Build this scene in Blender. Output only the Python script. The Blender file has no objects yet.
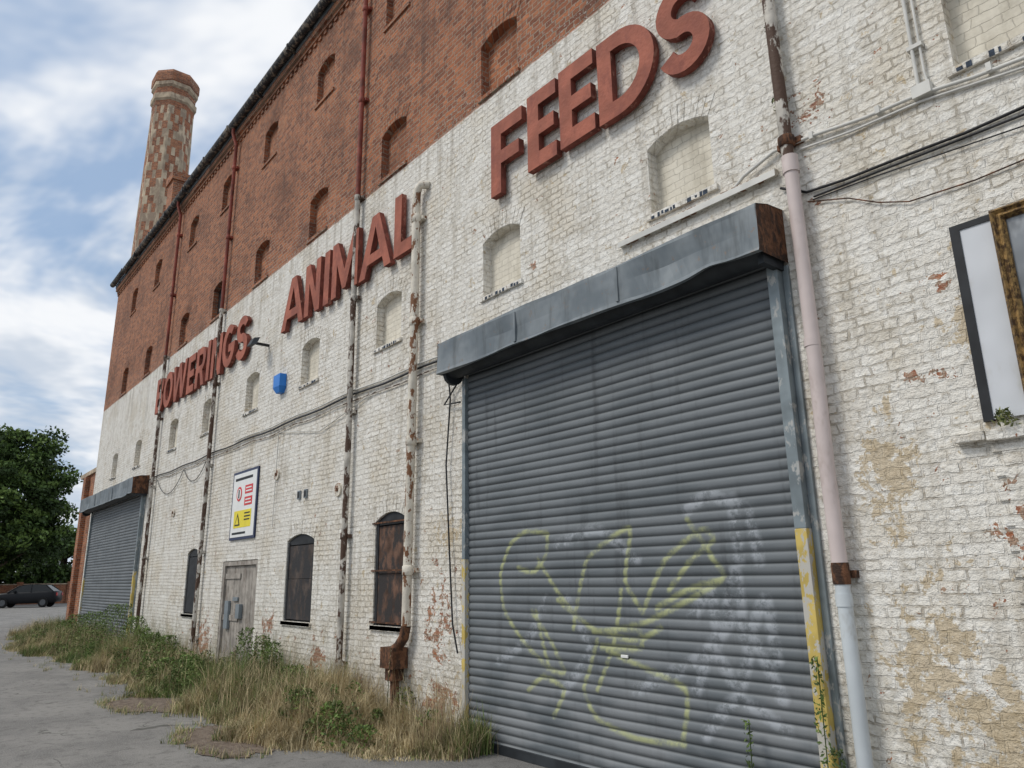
import bpy, math, random
import numpy as np
from mathutils import Vector, Matrix
random.seed(7); rng=np.random.default_rng(7)
sc=bpy.context.scene
try:
    sc.view_settings.view_transform='Standard'; sc.view_settings.look='None'; sc.view_settings.exposure=0
except Exception: pass
COL=bpy.context.collection

# ------------------------------------------------------------ node helpers
class NT:
    def __init__(s,name):
        s.m=bpy.data.materials.new(name); s.m.use_nodes=True
        s.t=s.m.node_tree; s.t.nodes.clear()
        s.out=s.t.nodes.new('ShaderNodeOutputMaterial')
        s.b=s.t.nodes.new('ShaderNodeBsdfPrincipled')
        s.t.links.new(s.b.outputs[0],s.out.inputs[0])
    def n(s,typ,ins=None,**kw):
        nd=s.t.nodes.new(typ)
        for k,v in kw.items(): setattr(nd,k,v)
        if ins:
            for k,v in ins.items(): s.set(nd.inputs[k],v)
        return nd
    def set(s,sock,v):
        if isinstance(v,bpy.types.NodeSocket): s.t.links.new(v,sock)
        elif isinstance(v,bpy.types.Node): s.t.links.new(v.outputs[0],sock)
        else:
            if sock.type=='RGBA' and len(v)==3: v=(*v,1)
            sock.default_value=v
    def math(s,op,a,b=0.0,c=None,clamp=False):
        nd=s.n('ShaderNodeMath',operation=op); nd.use_clamp=clamp
        s.set(nd.inputs[0],a); s.set(nd.inputs[1],b)
        if c is not None: s.set(nd.inputs[2],c)
        return nd.outputs[0]
    def mix(s,f,a,b,mode='MIX'):
        nd=s.n('ShaderNodeMix'); nd.data_type='RGBA'; nd.blend_type=mode; nd.clamp_factor=True
        s.set(nd.inputs[0],f); s.set(nd.inputs[6],a); s.set(nd.inputs[7],b)
        return nd.outputs[2]
    def ramp(s,f,lo,hi,a=0.0,b=1.0):
        nd=s.n('ShaderNodeMapRange',interpolation_type='SMOOTHSTEP')
        s.set(nd.inputs[0],f)
        nd.inputs[1].default_value=lo; nd.inputs[2].default_value=hi
        nd.inputs[3].default_value=a; nd.inputs[4].default_value=b
        return nd.outputs[0]
    def pos(s):
        return s.n('ShaderNodeNewGeometry').outputs['Position']
    def noise(s,vec,scale,detail=4,rough=0.55,dist=0.0):
        nd=s.n('ShaderNodeTexNoise'); s.set(nd.inputs['Vector'],vec)
        nd.inputs['Scale'].default_value=scale; nd.inputs['Detail'].default_value=min(detail,4)
        nd.inputs['Roughness'].default_value=rough; nd.inputs['Distortion'].default_value=dist
        return nd.outputs[0]
    def vscale(s,vec,sx,sy,sz):
        nd=s.n('ShaderNodeVectorMath',operation='MULTIPLY'); s.set(nd.inputs[0],vec)
        nd.inputs[1].default_value=(sx,sy,sz); return nd.outputs[0]
    def bump(s,h,dist=0.01,strength=1.0):
        nd=s.n('ShaderNodeBump'); s.set(nd.inputs['Height'],h)
        nd.inputs['Distance'].default_value=dist; nd.inputs['Strength'].default_value=strength
        s.t.links.new(nd.outputs[0],s.b.inputs['Normal'])
    def fin(s,col,rough=0.8,metal=0.0,spec=0.3):
        s.set(s.b.inputs['Base Color'],col); s.set(s.b.inputs['Roughness'],rough)
        s.set(s.b.inputs['Metallic'],metal); s.b.inputs['Specular IOR Level'].default_value=spec
        return s.m

def simple(name,col,rough=0.7,metal=0.0,var=0.25,scale=6.0,col2=None,bump=0.0,spec=0.3,t2=(0.45,0.6)):
    k=NT(name); p=k.pos()
    n=k.noise(p,scale,2,0.6)
    c=k.mix(k.ramp(n,0.3,0.7),tuple(x*(1-var) for x in col),tuple(min(1,x*(1+var)) for x in col))
    if col2 is not None:
        n2=k.noise(k.vscale(p,1,1,0.5),scale*1.7,4,0.7)
        c=k.mix(k.ramp(n2,t2[0],t2[1]),c,col2)
    if bump>0: k.bump(k.noise(p,scale*8,1,0.6),bump,1.0)
    return k.fin(c,rough,metal,spec)

def brick_coords(k,wob=1.0):
    p=k.pos(); sp=k.n('ShaderNodeSeparateXYZ',{0:p})
    u=k.math('ADD',sp.outputs[0],sp.outputs[1]); z=sp.outputs[2]
    nd=k.n('ShaderNodeTexNoise'); k.set(nd.inputs['Vector'],p); nd.inputs['Scale'].default_value=8.0; nd.inputs['Detail'].default_value=2; nd.inputs['Roughness'].default_value=.65
    cs=k.n('ShaderNodeSeparateColor',{0:nd.outputs[1]})
    z2=k.math('MULTIPLY_ADD',cs.outputs[0],0.048*wob,z)
    z2=k.math('MULTIPLY_ADD',k.math('SINE',k.math('MULTIPLY',u,1.7)),0.008*wob,z2)
    u2=k.math('MULTIPLY_ADD',cs.outputs[1],0.06*wob,u)
    v=k.n('ShaderNodeCombineXYZ',{0:u2,1:z2,2:0.0}).outputs[0]
    return p,sp,v,cs.outputs[2]
def brick_node(k,v,c1,c2,mortar,msize=0.008,smooth=.5):
    b=k.n('ShaderNodeTexBrick',{'Vector':v,'Color1':c1,'Color2':c2,'Mortar':mortar})
    b.offset=0.5; b.squash=0.5; b.squash_frequency=2
    for a,x in (('Scale',1.0),('Mortar Size',msize),('Mortar Smooth',smooth),('Bias',0.0),('Brick Width',0.225),('Row Height',0.072)):
        b.inputs[a].default_value=x
    return b

def red_brick_color(k,p,v,smn):
    b=brick_node(k,v,(0.47,0.175,0.08),(0.20,0.07,0.038),(0.36,0.28,0.21),0.008,.25)
    big=k.noise(p,0.8,4,0.7)
    c=k.mix(k.ramp(big,0.45,0.72,0.0,0.65),b.outputs[0],(0.11,0.055,0.038))
    c=k.mix(k.ramp(big,0.44,0.28,0.0,0.5),c,(0.46,0.23,0.13))
    c=k.mix(k.ramp(smn,0.52,0.7,0.0,0.6),c,(0.10,0.045,0.03))
    return c,b.outputs[1],big

def mat_red_brick(name='red_brick'):
    k=NT(name); p,sp,v,_=brick_coords(k,.5); sm=k.noise(p,20,3,.65)
    c,f,_=red_brick_color(k,p,v,sm)
    k.bump(k.math('MULTIPLY_ADD',f,-1.0,sm),0.012,0.8)
    return k.fin(c,0.9)

def mat_facade():
    k=NT('facade_painted_and_bare_brick'); p,sp,v,third=brick_coords(k)
    x=sp.outputs[0]; z=sp.outputs[2]
    fine=k.noise(p,24,3,0.7)
    med=k.noise(p,3.0,4,0.74)
    red,f,big=red_brick_color(k,p,v,fine)
    wb=brick_node(k,v,(0.84,0.815,0.755),(0.74,0.705,0.635),(0.70,0.665,0.60),0.005,1.0)
    w=wb.outputs[0]
    w=k.mix(k.ramp(big,0.48,0.66,0.0,0.6),w,(0.66,0.585,0.46))
    w=k.mix(k.ramp(med,0.50,0.64,0.0,0.48),w,(0.47,0.425,0.345))
    st=k.noise(k.vscale(p,6.0,6.0,0.4),1.0,4,0.65)
    w=k.mix(k.ramp(st,0.50,0.70,0.0,0.55),w,(0.43,0.385,0.31))
    w=k.mix(k.ramp(fine,0.56,0.70,0.0,0.5),w,(0.45,0.38,0.29))
    w=k.mix(k.ramp(fine,0.44,0.32,0.0,0.5),w,(0.86,0.85,0.82))
    foot=k.ramp(z,0.0,1.3,1.0,0.0)
    w=k.mix(k.math('MULTIPLY',foot,k.ramp(med,0.38,0.62,0,.75)),w,(0.34,0.30,0.22))
    w=k.mix(k.math('MULTIPLY',k.ramp(z,6.7,7.6),k.ramp(st,.45,.65,0,.5)),w,(0.36,0.32,0.27))
    mort=k.math('MULTIPLY',f,k.ramp(k.math('MULTIPLY_ADD',third,.5,k.math('MULTIPLY',big,.5)),0.47,0.60))
    w=k.mix(k.math('MULTIPLY',mort,0.6),w,(0.30,0.25,0.18))
    pv=k.n('ShaderNodeCombineXYZ',{0:x,1:z,2:0.0}).outputs[0]
    def spots(L):
        s=None
        for (sx,sz,r,asp) in L:
            vv=k.vscale(pv,1,asp,1)
            d=k.n('ShaderNodeVectorMath',operation='DISTANCE'); k.set(d.inputs[0],vv); d.inputs[1].default_value=(sx,sz*asp,0)
            m_=k.ramp(d.outputs['Value'],0.0,r,1,0)
            s=m_ if s is None else k.math('MAXIMUM',s,m_)
        return s
    spot=spots([(-1.85,2.92,.34,3),(-1.45,1.9,.34,.6),(-7.5,1.3,.6,.6),(-7.5,.3,.6,1),(-10.7,.5,.6,1),(-15.9,.6,.9,1),(-2.4,5.2,.3,1),(-12.6,1.0,.5,1),(-1.7,3.5,.15,1)])
    o1=spots([(-2.1,1.15,.45,.6),(-1.7,.8,.6,1.0),(-1.6,3.2,.25,.8),(-7.3,2.2,.4,1),(-2.2,2.3,.35,.5)])
    pn=k.noise(p,5.5,4,0.78,0.3)
    om=k.math('MULTIPLY_ADD',o1,.21,pn)
    w=k.mix(k.ramp(om,0.61,0.665,0.0,0.72),w,k.mix(fine,(0.60,0.48,0.29),(0.38,0.27,0.14)))
    pm=k.math('MULTIPLY_ADD',spot,.18,k.math('SUBTRACT',1.0,pn))
    pm=k.math('MULTIPLY_ADD',foot,.035,pm)
    pm=k.math('MULTIPLY_ADD',big,.12,pm)
    peel=k.ramp(pm,0.71,0.73)
    w=k.mix(peel,w,k.mix(k.ramp(fine,.4,.6),red,(0.40,0.27,0.19)))
    edge=k.math('MULTIPLY_ADD',med,0.07,z)
    up=k.ramp(edge,7.59,7.63)
    red2=k.mix(k.ramp(st,0.52,0.75,0.0,0.55),red,(0.07,0.045,0.038))
    red2=k.mix(k.math('MULTIPLY',k.ramp(z,8.3,7.6),k.ramp(fine,.58,.63,0,.7)),red2,(.6,.55,.5))
    c=k.mix(up,w,red2)
    h=k.math('MULTIPLY_ADD',f,-1.15,k.math('MULTIPLY',fine,1.6))
    h=k.math('MULTIPLY_ADD',third,1.2,h)
    k.bump(h,0.014,1.0)
    return k.fin(c,k.ramp(up,0,1,0.6,0.9),0.0,0.35)

M={}
M['facade']=mat_facade(); M['red']=mat_red_brick()
def mat_white_plain():
    k=NT('painted_infill'); p,sp,v,_=brick_coords(k)
    b=brick_node(k,v,(0.76,0.71,0.60),(0.68,0.63,0.53),(0.59,0.55,0.46),0.005,.7)
    g=k.ramp(k.noise(k.vscale(p,3,3,1.0),1.5,4,0.65),0.42,0.7,0,0.6)
    c=k.mix(g,b.outputs[0],(0.42,0.38,0.30))
    k.bump(k.math('MULTIPLY_ADD',b.outputs[1],-0.5,k.noise(p,25,2)),0.008,0.8)
    return k.fin(c,0.75)
M['infill']=mat_white_plain()
M['dark_opening']=simple('dark_opening',(0.012,0.012,0.013),0.5)
M['slate']=simple('slate_roof',(0.06,0.065,0.075),0.6,bump=0.01)
M['gutter']=simple('gutter_iron',(0.03,0.03,0.032),0.6,col2=(0.22,0.19,0.15),t2=(0.5,0.6))
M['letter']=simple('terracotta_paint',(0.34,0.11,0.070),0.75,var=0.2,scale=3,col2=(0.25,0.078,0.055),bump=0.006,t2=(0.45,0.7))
M['letter_side']=simple('terracotta_paint_shaded_side',(0.18,0.05,0.035),0.8,var=0.35,scale=5,col2=(.33,.15,.11),bump=0.004,t2=(.58,.66))  # darkened copy of the face colour: shade on letter sides painted in, with flecks
M['rust']=simple('rust',(0.14,0.065,0.035),0.9,var=0.5,scale=9,col2=(0.05,0.03,0.022),bump=0.006)
M['rustwhite']=simple('flaking_white_pipe_paint',(0.66,0.61,0.52),0.7,var=0.15,scale=5,col2=(0.20,0.095,0.048),bump=0.006,t2=(0.525,0.56))
M['rustblack']=simple('flaking_dark_pipe_paint',(0.47,0.44,0.39),0.7,var=0.3,scale=4,col2=(0.085,0.05,0.035),bump=0.006,t2=(0.46,0.52))
M['redpipe']=simple('red_oxide_pipe',(0.25,0.065,0.045),0.7,var=0.3,scale=4,col2=(0.10,0.035,0.025),t2=(0.5,0.7))
M['pinkpvc']=simple('faded_pink_pipe',(0.62,0.53,0.505),0.5,var=0.08,scale=3,col2=(0.44,0.36,0.32),t2=(0.5,0.75))
M['greypvc']=simple('pale_grey_pipe',(0.54,0.58,0.60),0.45,var=0.08,scale=3,col2=(0.38,0.37,0.34),t2=(0.52,0.75))
M['yellow']=simple('yellow_rail_paint',(0.56,0.42,0.12),0.6,var=0.15,scale=5,col2=(0.50,0.48,0.43),t2=(0.48,0.52))
M['railgrey']=simple('rail_steel',(0.20,0.235,0.25),0.5,0.2,var=0.2,scale=5,col2=(0.42,0.42,0.40),t2=(0.55,0.62))
M['whitecable']=simple('white_conduit',(0.62,0.61,0.57),0.5,var=0.1)
M['blackcable']=simple('black_cable',(0.02,0.02,0.022),0.5)
M['stone']=simple('sandstone',(0.48,0.39,0.28),0.9,var=0.25,scale=1.5,col2=(0.30,0.23,0.17),bump=0.01)
M['blue']=simple('blue_plastic',(0.03,0.20,0.62),0.4,var=0.05)
M['white']=simple('sign_white',(0.78,0.78,0.76),0.4,var=0.03)
M['signred']=simple('sign_red',(0.62,0.03,0.03),0.4,var=0.05)
M['signyel']=simple('sign_yellow',(0.80,0.66,0.03),0.4,var=0.05)
M['signnavy']=simple('sign_navy',(0.02,0.03,0.08),0.4,var=0.05)
M['doorwood']=simple('grey_weathered_wood',(0.33,0.30,0.265),0.85,var=0.25,scale=5,col2=(0.20,0.165,0.14),bump=0.004,t2=(0.5,0.7))
M['rustsheet']=simple('rusty_sheet',(0.115,0.065,0.045),0.85,var=0.55,scale=4,col2=(0.04,0.035,0.034),bump=0.004,t2=(0.42,0.56))
M['greysheet']=simple('dark_rusty_metal_sheet',(0.075,0.058,0.05),0.8,var=0.4,scale=4,col2=(0.035,0.034,0.036),bump=0.004,t2=(0.4,0.55))
M['blackpaint']=simple('black_paint',(0.022,0.024,0.027),0.6,var=0.3)
M['greybox']=simple('grey_metal_box',(0.22,0.25,0.27),0.5,0.2,var=0.1)
M['gold']=simple('gilt_frame',(0.27,0.17,0.065),0.5,0.4,var=0.5,scale=25,col2=(0.07,0.04,0.02),bump=0.004)
M['picture']=simple('weathered_picture',(0.13,0.14,0.15),0.3,var=0.8,scale=2,col2=(0.36,0.38,0.40),spec=0.6)
M['board']=simple('white_board',(0.62,0.64,0.67),0.5,var=0.08,scale=2,col2=(.5,.5,.48),t2=(.5,.7))
def mat_hood():
    k=NT('weathered_hood_steel'); p=k.pos(); n=k.noise(p,2.2,3,.65); s=k.noise(k.vscale(p,7,7,1.2),1,4,.65)
    c=k.mix(k.ramp(n,.35,.65),(0.135,0.16,0.178),(0.21,0.235,0.25))
    c=k.mix(k.ramp(s,.5,.72,0,.5),c,(0.08,0.088,0.09)); c=k.mix(k.ramp(k.noise(p,11,4,.75),.6,.68,0,.6),c,(0.22,0.16,0.12))
    k.bump(n,.012,.5); return k.fin(c,k.ramp(s,.3,.7,.45,.7),.15,.35)
M['boxsteel']=mat_hood()
M['boxdark']=simple('dark_steel',(0.035,0.04,0.045),0.6,0.2,var=0.3,scale=4)

# ------------------------------------------------------------ mesh builder
class MB:
    def __init__(s): s.v=[]; s.f=[]; s.mi=[]; s.mats=[]; s.sm=[]
    def mat(s,m):
        if m not in s.mats: s.mats.append(m)
        return s.mats.index(m)
    def add(s,vs,fs,m,smooth=False):
        o=len(s.v); s.v+= [tuple(q) for q in vs]; i=s.mat(m)
        for f in fs: s.f.append(tuple(o+a for a in f)); s.mi.append(i); s.sm.append(smooth)
    def box(s,x0,x1,y0,y1,z0,z1,m):
        vs=[(x0,y0,z0),(x1,y0,z0),(x1,y1,z0),(x0,y1,z0),(x0,y0,z1),(x1,y0,z1),(x1,y1,z1),(x0,y1,z1)]
        s.add(vs,[(0,3,2,1),(4,5,6,7),(0,1,5,4),(1,2,6,5),(2,3,7,6),(3,0,4,7)],m)
    def tube(s,path,r,m,n=14,caps=True):
        P=[Vector(q) for q in path]
        R=r if isinstance(r,(list,tuple)) else [r]*len(P)
        up=None
        vs=[]
        for i,q in enumerate(P):
            d=(P[min(i+1,len(P)-1)]-P[max(i-1,0)]).normalized()
            if up is None:
                up=Vector((0,0,1)) if abs(d.z)<0.9 else Vector((0,1,0))
            a=d.cross(up)
            if a.length<1e-4: a=d.cross(Vector((1,0,0)))
            a.normalize(); b=a.cross(d).normalized(); up=b
            for j in range(n):
                t=2*math.pi*j/n; vs.append(q+(a*math.cos(t)+b*math.sin(t))*R[i])
        fs=[]
        for i in range(len(P)-1):
            for j in range(n):
                fs.append((i*n+j,i*n+(j+1)%n,(i+1)*n+(j+1)%n,(i+1)*n+j))
        s.add(vs,fs,m,True)
        if caps:
            s.add(vs[:n],[tuple(range(n))],m); s.add(vs[-n:],[tuple(range(n))[::-1]],m)
    def obj(s,name,parent=None,bevel=0):
        me=bpy.data.meshes.new(name); me.from_pydata(s.v,[],s.f); me.update()
        for m in s.mats: me.materials.append(m)
        me.polygons.foreach_set('material_index',s.mi); me.polygons.foreach_set('use_smooth',s.sm)
        o=bpy.data.objects.new(name,me); COL.objects.link(o)
        if parent: o.parent=parent
        if bevel:
            b=o.modifiers.new('b','BEVEL'); b.width=bevel; b.segments=2; b.limit_method='ANGLE'
        return o
def empty(name):
    o=bpy.data.objects.new(name,None); COL.objects.link(o); return o

# ------------------------------------------------------------ facade
XL,XR,HT=-28.9,7.0,12.2
holes=[]   # x0,x1,z0,z1,rise,depth,backmat
cx=[-1.05,-3.66,-6.26,-8.86,-11.5,-14.18,-16.9,-19.55,-23.1,-26.0,1.6,4.2]
for c in cx: holes.append((c-0.35,c+0.35,4.93,5.70,0.09,0.13,'infill'))
for i,c in enumerate(cx):
    holes.append((c-0.37,c+0.37,7.66,8.52,0.10,0.12,'dark_opening' if i==6 else 'red'))
for c in cx: holes.append((c-0.36,c+0.36,10.45,11.30,0.10,0.11,'red'))
holes.append((-9.06,-8.22,1.12,2.56,0.12,0.10,'dark_opening'))
holes.append((-12.0,-10.97,1.08,2.42,0.10,0.10,'dark_opening'))
holes.append((-17.4,-16.58,1.05,2.40,0.10,0.10,'dark_opening'))
holes.append((-15.05,-13.25,0.0,2.08,0.0,0.12,'dark_opening'))
def facade():
    b=MB(); F=M['facade']
    xs=sorted(set([XL,XR]+[h[0] for h in holes]+[h[1] for h in holes]))
    zs=sorted(set([-0.3,HT,0.0]+[h[2] for h in holes]+[h[3] for h in holes]))
    for i in range(len(xs)-1):
        for j in range(len(zs)-1):
            xc=(xs[i]+xs[i+1])/2; zc=(zs[j]+zs[j+1])/2
            if any(h[0]<xc<h[1] and h[2]<zc<h[3] for h in holes): continue
            b.add([(xs[i],0,zs[j]),(xs[i+1],0,zs[j]),(xs[i+1],0,zs[j+1]),(xs[i],0,zs[j+1])],[(0,1,2,3)],F)
    for (x0,x1,z0,z1,r,d,bm) in holes:
        N=10
        arc=[(x0+(x1-x0)*t/N, z1-r*((2*t/N-1)**2)) for t in range(N+1)]
        for t in range(N):
            (ax,az),(bx,bz)=arc[t],arc[t+1]
            if r>0:
                vs=[(ax,0,az),(bx,0,bz),(bx,0,z1),(ax,0,z1)]
                b.add(vs,[(0,1,2,3)],F)
            b.add([(ax,0,az),(bx,0,bz),(bx,d,bz),(ax,d,az)],[(3,2,1,0)],F)
        b.add([(x0,0,z0),(x0,0,z1-r),(x0,d,z1-r),(x0,d,z0)],[(0,1,2,3)],F)
        b.add([(x1,0,z0),(x1,0,z1-r),(x1,d,z1-r),(x1,d,z0)],[(3,2,1,0)],F)
        b.add([(x0,0,z0),(x1,0,z0),(x1,d,z0),(x0,d,z0)],[(0,1,2,3)],F)
        b.add([(x0,d,z0),(x1,d,z0),(x1,d,z1),(x0,d,z1)],[(0,1,2,3)],M[bm])
    return b
W=empty('brick_warehouse')
facade().obj('front_wall',W)
b=MB()
for (x0,x1,z0,z1,r,d,bm) in holes:
    if r<=0: continue
    F=M['facade']; N=11
    for t in range(N):
        u0=(t+0.06)/N; u1=(t+0.94)/N
        def P(u,hh):
            x=x0+(x1-x0)*u; z=z1-r*((2*u-1)**2); nx=(2*u-1)*r*4/(x1-x0)*1.0
            n=Vector((nx,0,1)).normalized(); return (x+n.x*hh, z+n.z*hh)
        q=[P(u0,0.004),P(u1,0.004),P(u1,0.205+random.uniform(-.01,.01)),P(u0,0.205+random.uniform(-.01,.01))]
        yy=-random.uniform(.003,.008)
        vs=[(a,yy,c) for a,c in q]+[(a,0.0,c) for a,c in q]
        b.add(vs,[(0,1,2,3),(0,4,5,1),(1,5,6,2),(2,6,7,3),(3,7,4,0)],F)
    b.box(x0-0.04,x1+0.04,-0.03,0.02,z0-0.055,z0-0.002,F)
b.obj('window_arches_and_sills',W)
b=MB(); z=0.0; i=0
while z<2.42:
    z1=min(z+.072,2.42); b.box(-1.52-(0.055 if i%2 else 0)-random.random()*.012,-0.2,-.012-random.random()*.004,-.0005,z+.001,z1-.001,M['facade']); z=z1; i+=1
b.obj('brick_infill',W)
b=MB()
bluish=simple('blue_black_residue',(0.03,0.045,0.07),.7,var=.5,scale=30)
for c in cx:
    x=c-.33
    while x<c+.33:
        wd=random.uniform(.01,.05)
        if random.random()<0.7: b.box(x,x+wd,-0.034,-0.0305,4.888-random.random()*0.02,4.915+random.uniform(-.015,.004),bluish)
        x+=wd+random.uniform(.004,.04)
b.obj('sill_stains',W)
b=MB()
b.add([(XL,0,-.3),(XL,14,-.3),(XL,14,HT),(XL,0,HT)],[(0,1,2,3)],M['red'])
b.add([(XR,0,-.3),(XR,14,-.3),(XR,14,HT),(XR,0,HT)],[(3,2,1,0)],M['red'])
b.add([(XL,14,-.3),(XR,14,-.3),(XR,14,HT),(XL,14,HT)],[(3,2,1,0)],M['red'])
b.add([(XL,7,HT+3.2),(XL,0,HT),(XL,14,HT)],[(0,1,2)],M['red'])
b.add([(XR,7,HT+3.2),(XR,0,HT),(XR,14,HT)],[(2,1,0)],M['red'])
b.obj('side_and_rear_walls',W)
b=MB()
b.add([(XL-.1,-.12,HT+.13),(XR+.1,-.12,HT+.13),(XR+.1,7,HT+3.35),(XL-.1,7,HT+3.35)],[(0,1,2,3)],M['slate'])
b.add([(XL-.1,14.1,HT+.13),(XR+.1,14.1,HT+.13),(XR+.1,7,HT+3.35),(XL-.1,7,HT+3.35)],[(3,2,1,0)],M['slate'])
b.obj('roof',W)
b=MB()
b.box(XL,XR,-0.05,0,12.0,12.08,M['red']); b.box(XL,XR,-0.10,0,12.0805,12.2,M['red'])
x=XL
while x<XR-.12:
    b.box(x,x+0.11,-0.03,-0.001,11.92,11.999,M['red']); x+=0.23
x=XL-0.1
while x<XR:
    x1=min(x+1.8,XR); s=random.uniform(-0.03,0.03)
    n=8; vs=[]
    for xx in (x,x1-0.02):
        for j in range(n+1):
            t=math.pi*j/n; vs.append((xx,-0.21-0.09*math.cos(t),12.33+s-0.10*math.sin(t)))
    b.add(vs,[(j,j+1,n+2+j,n+1+j) for j in range(n)],M['gutter'])
    b.box(x1-0.05,x1+0.01,-0.31,-0.11,12.20+s,12.345+s,M['gutter'])
    b.box(x+0.8,x+0.83,-0.2,-0.0,12.21,12.235,M['gutter'])
    x=x1
b.box(XL,XR,-0.12,-0.1005,12.2,12.33,M['boxsteel'])
b.obj('cornice_and_gutter',W)
b=MB(); b.box(-25.4,-24.7,0.5,1.3,12.2,15.0,M['red']); b.box(-25.46,-24.64,0.44,1.36,15.0,15.3,M['red']); b.obj('roof_stack',W)
A=empty('brick_annex'); b=MB()
b.box(-32.6,-28.92,0.25,6,-.2,5.6,M['red']); b.box(-32.7,-28.93,0.17,6.1,5.6,5.75,M['stone'])
b.box(-31.6,-31.2,0.1,0.249,-.2,5.55,M['red']); b.obj('walls',A)

# ------------------------------------------------------------ window infills, door
b=MB()
for (x0,x1,z0,z1,sheet) in ((-9.06,-8.22,1.12,2.56,'rustsheet'),(-12.0,-10.97,1.08,2.42,'greysheet'),(-17.4,-16.58,1.05,2.40,'blackpaint')):
    r=0.11
    b.box(x0+.002,x0+.06,0.02,.07,z0+.002,z1-r-.02,M['blackpaint']); b.box(x1-.06,x1-.002,0.02,.07,z0+.002,z1-r-.02,M['blackpaint'])
    N=10; vs=[]
    for t in range(N+1):
        u=t/N; xx=x0+.005+(x1-x0-.01)*u; zz=z1-r*((2*u-1)**2)-.004
        vs+=[(xx,0.03,zz),(xx,0.03,z1-r-.05)]
    b.add(vs,[(2*t+1,2*t+3,2*t+2,2*t) for t in range(N)],M['blackpaint'])
    zz=z0+.03; k=0
    while zz<z1-r-.08:
        z2=min(zz+ (0.62 if sheet!='blackpaint' else 1.3),z1-r-.06)
        b.box(x0+.061,x1-.061,0.028+0.004*(k%2),0.05,zz,z2-.006,M[sheet]); zz=z2; k+=1
    b.box(x0-.03,x1+.03,-.03,0.06,z0-.06,z0+.001,M['facade'])
b.obj('window_shutters',W)
b=MB()
x0,x1=-9.12,-8.16
for zz in (1.15,1.8,2.42): b.box(x0,x1,-.02,-.001,zz,zz+.02,M['rust'])
b.obj('window_bars',W)
b=MB(); dx0,dx1=-15.05,-13.25
b.box(dx0+.002,dx0+.09,0.0+.01,.1,0.01,2.07,M['doorwood']); b.box(dx1-.09,dx1-.002,.01,.1,0.01,2.07,M['doorwood']); b.box(dx0+.09,dx1-.09,.01,.1,1.99,2.07,M['doorwood'])
x=dx0+.092; i=0
while x<dx1-.1:
    w=min(.148,dx1-.092-x); b.box(x,x+w-.008,0.05+random.random()*.006,.09,0.03,1.985,M['doorwood']); x+=.15
for zz in (.3,1.0,1.75): b.box(dx0+.1,(dx0+dx1)/2-.01,.03,.049,zz,zz+.1,M['doorwood'])
b.box(-14.15,-13.97,-.02,.048,1.05,1.3,M['greybox']); b.box(-14.45,-14.2,0.02,.048,1.35,1.42,M['greybox']); b.box(-14.8,-14.6,0.0,.048,.85,1.35,M['greybox'])
b.obj('door',W,0.003)

# ------------------------------------------------------------ chimney
C=empty('brick_chimney'); b=MB()
ccx,ccy=-38.2,3.1
def octp(r,i): a=math.pi/8+i*math.pi/4; return Vector((ccx+r*math.cos(a),ccy+r*math.sin(a),0))
def rad(z): return 1.42-(z/26.0)*0.38
rows=54; hz=25.9/rows
rd=random.Random(5)
for rr in range(rows):
    za=rr*hz; zb=(rr+1)*hz
    for i in range(8):
        p0,p1=octp(rad(za),i),octp(rad(za),i+1); q0,q1=octp(rad(zb),i),octp(rad(zb),i+1)
        cuts,ist=([0,.30,.70,1],(1,0,1)) if (rr+i)%2==0 else ([0,.13,.40,.62,.87,1],(1,0,1,0,1))
        for c in range(len(cuts)-1):
            stone=bool(ist[c])
            if rd.random()<.10: stone=not stone
            u0,u1=cuts[c],cuts[c+1]
            a=p0.lerp(p1,u0);a2=p0.lerp(p1,u1);d=q0.lerp(q1,u0);d2=q0.lerp(q1,u1)
            b.add([a+Vector((0,0,za)),a2+Vector((0,0,za)),d2+Vector((0,0,zb)),d+Vector((0,0,zb))],[(0,1,2,3)],M['stone'] if stone else M['red'])
def ring(r0,z0,r1,z1,m):
    z0+=.5; z1+=.5
    vs=[octp(r0,i)+Vector((0,0,z0)) for i in range(8)]+[octp(r1,i)+Vector((0,0,z1)) for i in range(8)]
    b.add(vs,[(i,(i+1)%8,8+(i+1)%8,8+i) for i in range(8)],m)
ring(1.05,25.4,1.05,25.7,M['red']); ring(1.05,25.7,1.14,25.8,M['stone']); ring(1.14,25.8,1.14,26.1,M['stone']); ring(1.14,26.1,1.06,26.15,M['stone'])
ring(1.06,26.15,1.06,26.5,M['red']); ring(1.06,26.5,1.16,26.6,M['stone']); ring(1.16,26.6,1.16,26.8,M['stone']); ring(1.16,26.8,1.20,26.85,M['red']); ring(1.20,26.85,1.20,27.3,M['red']); ring(1.20,27.3,1.1,27.5,M['red']); ring(1.1,27.5,0.85,27.52,M['stone']); ring(.85,27.52,.8,25,M['dark_opening'])
b.obj('stack',C)

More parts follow.
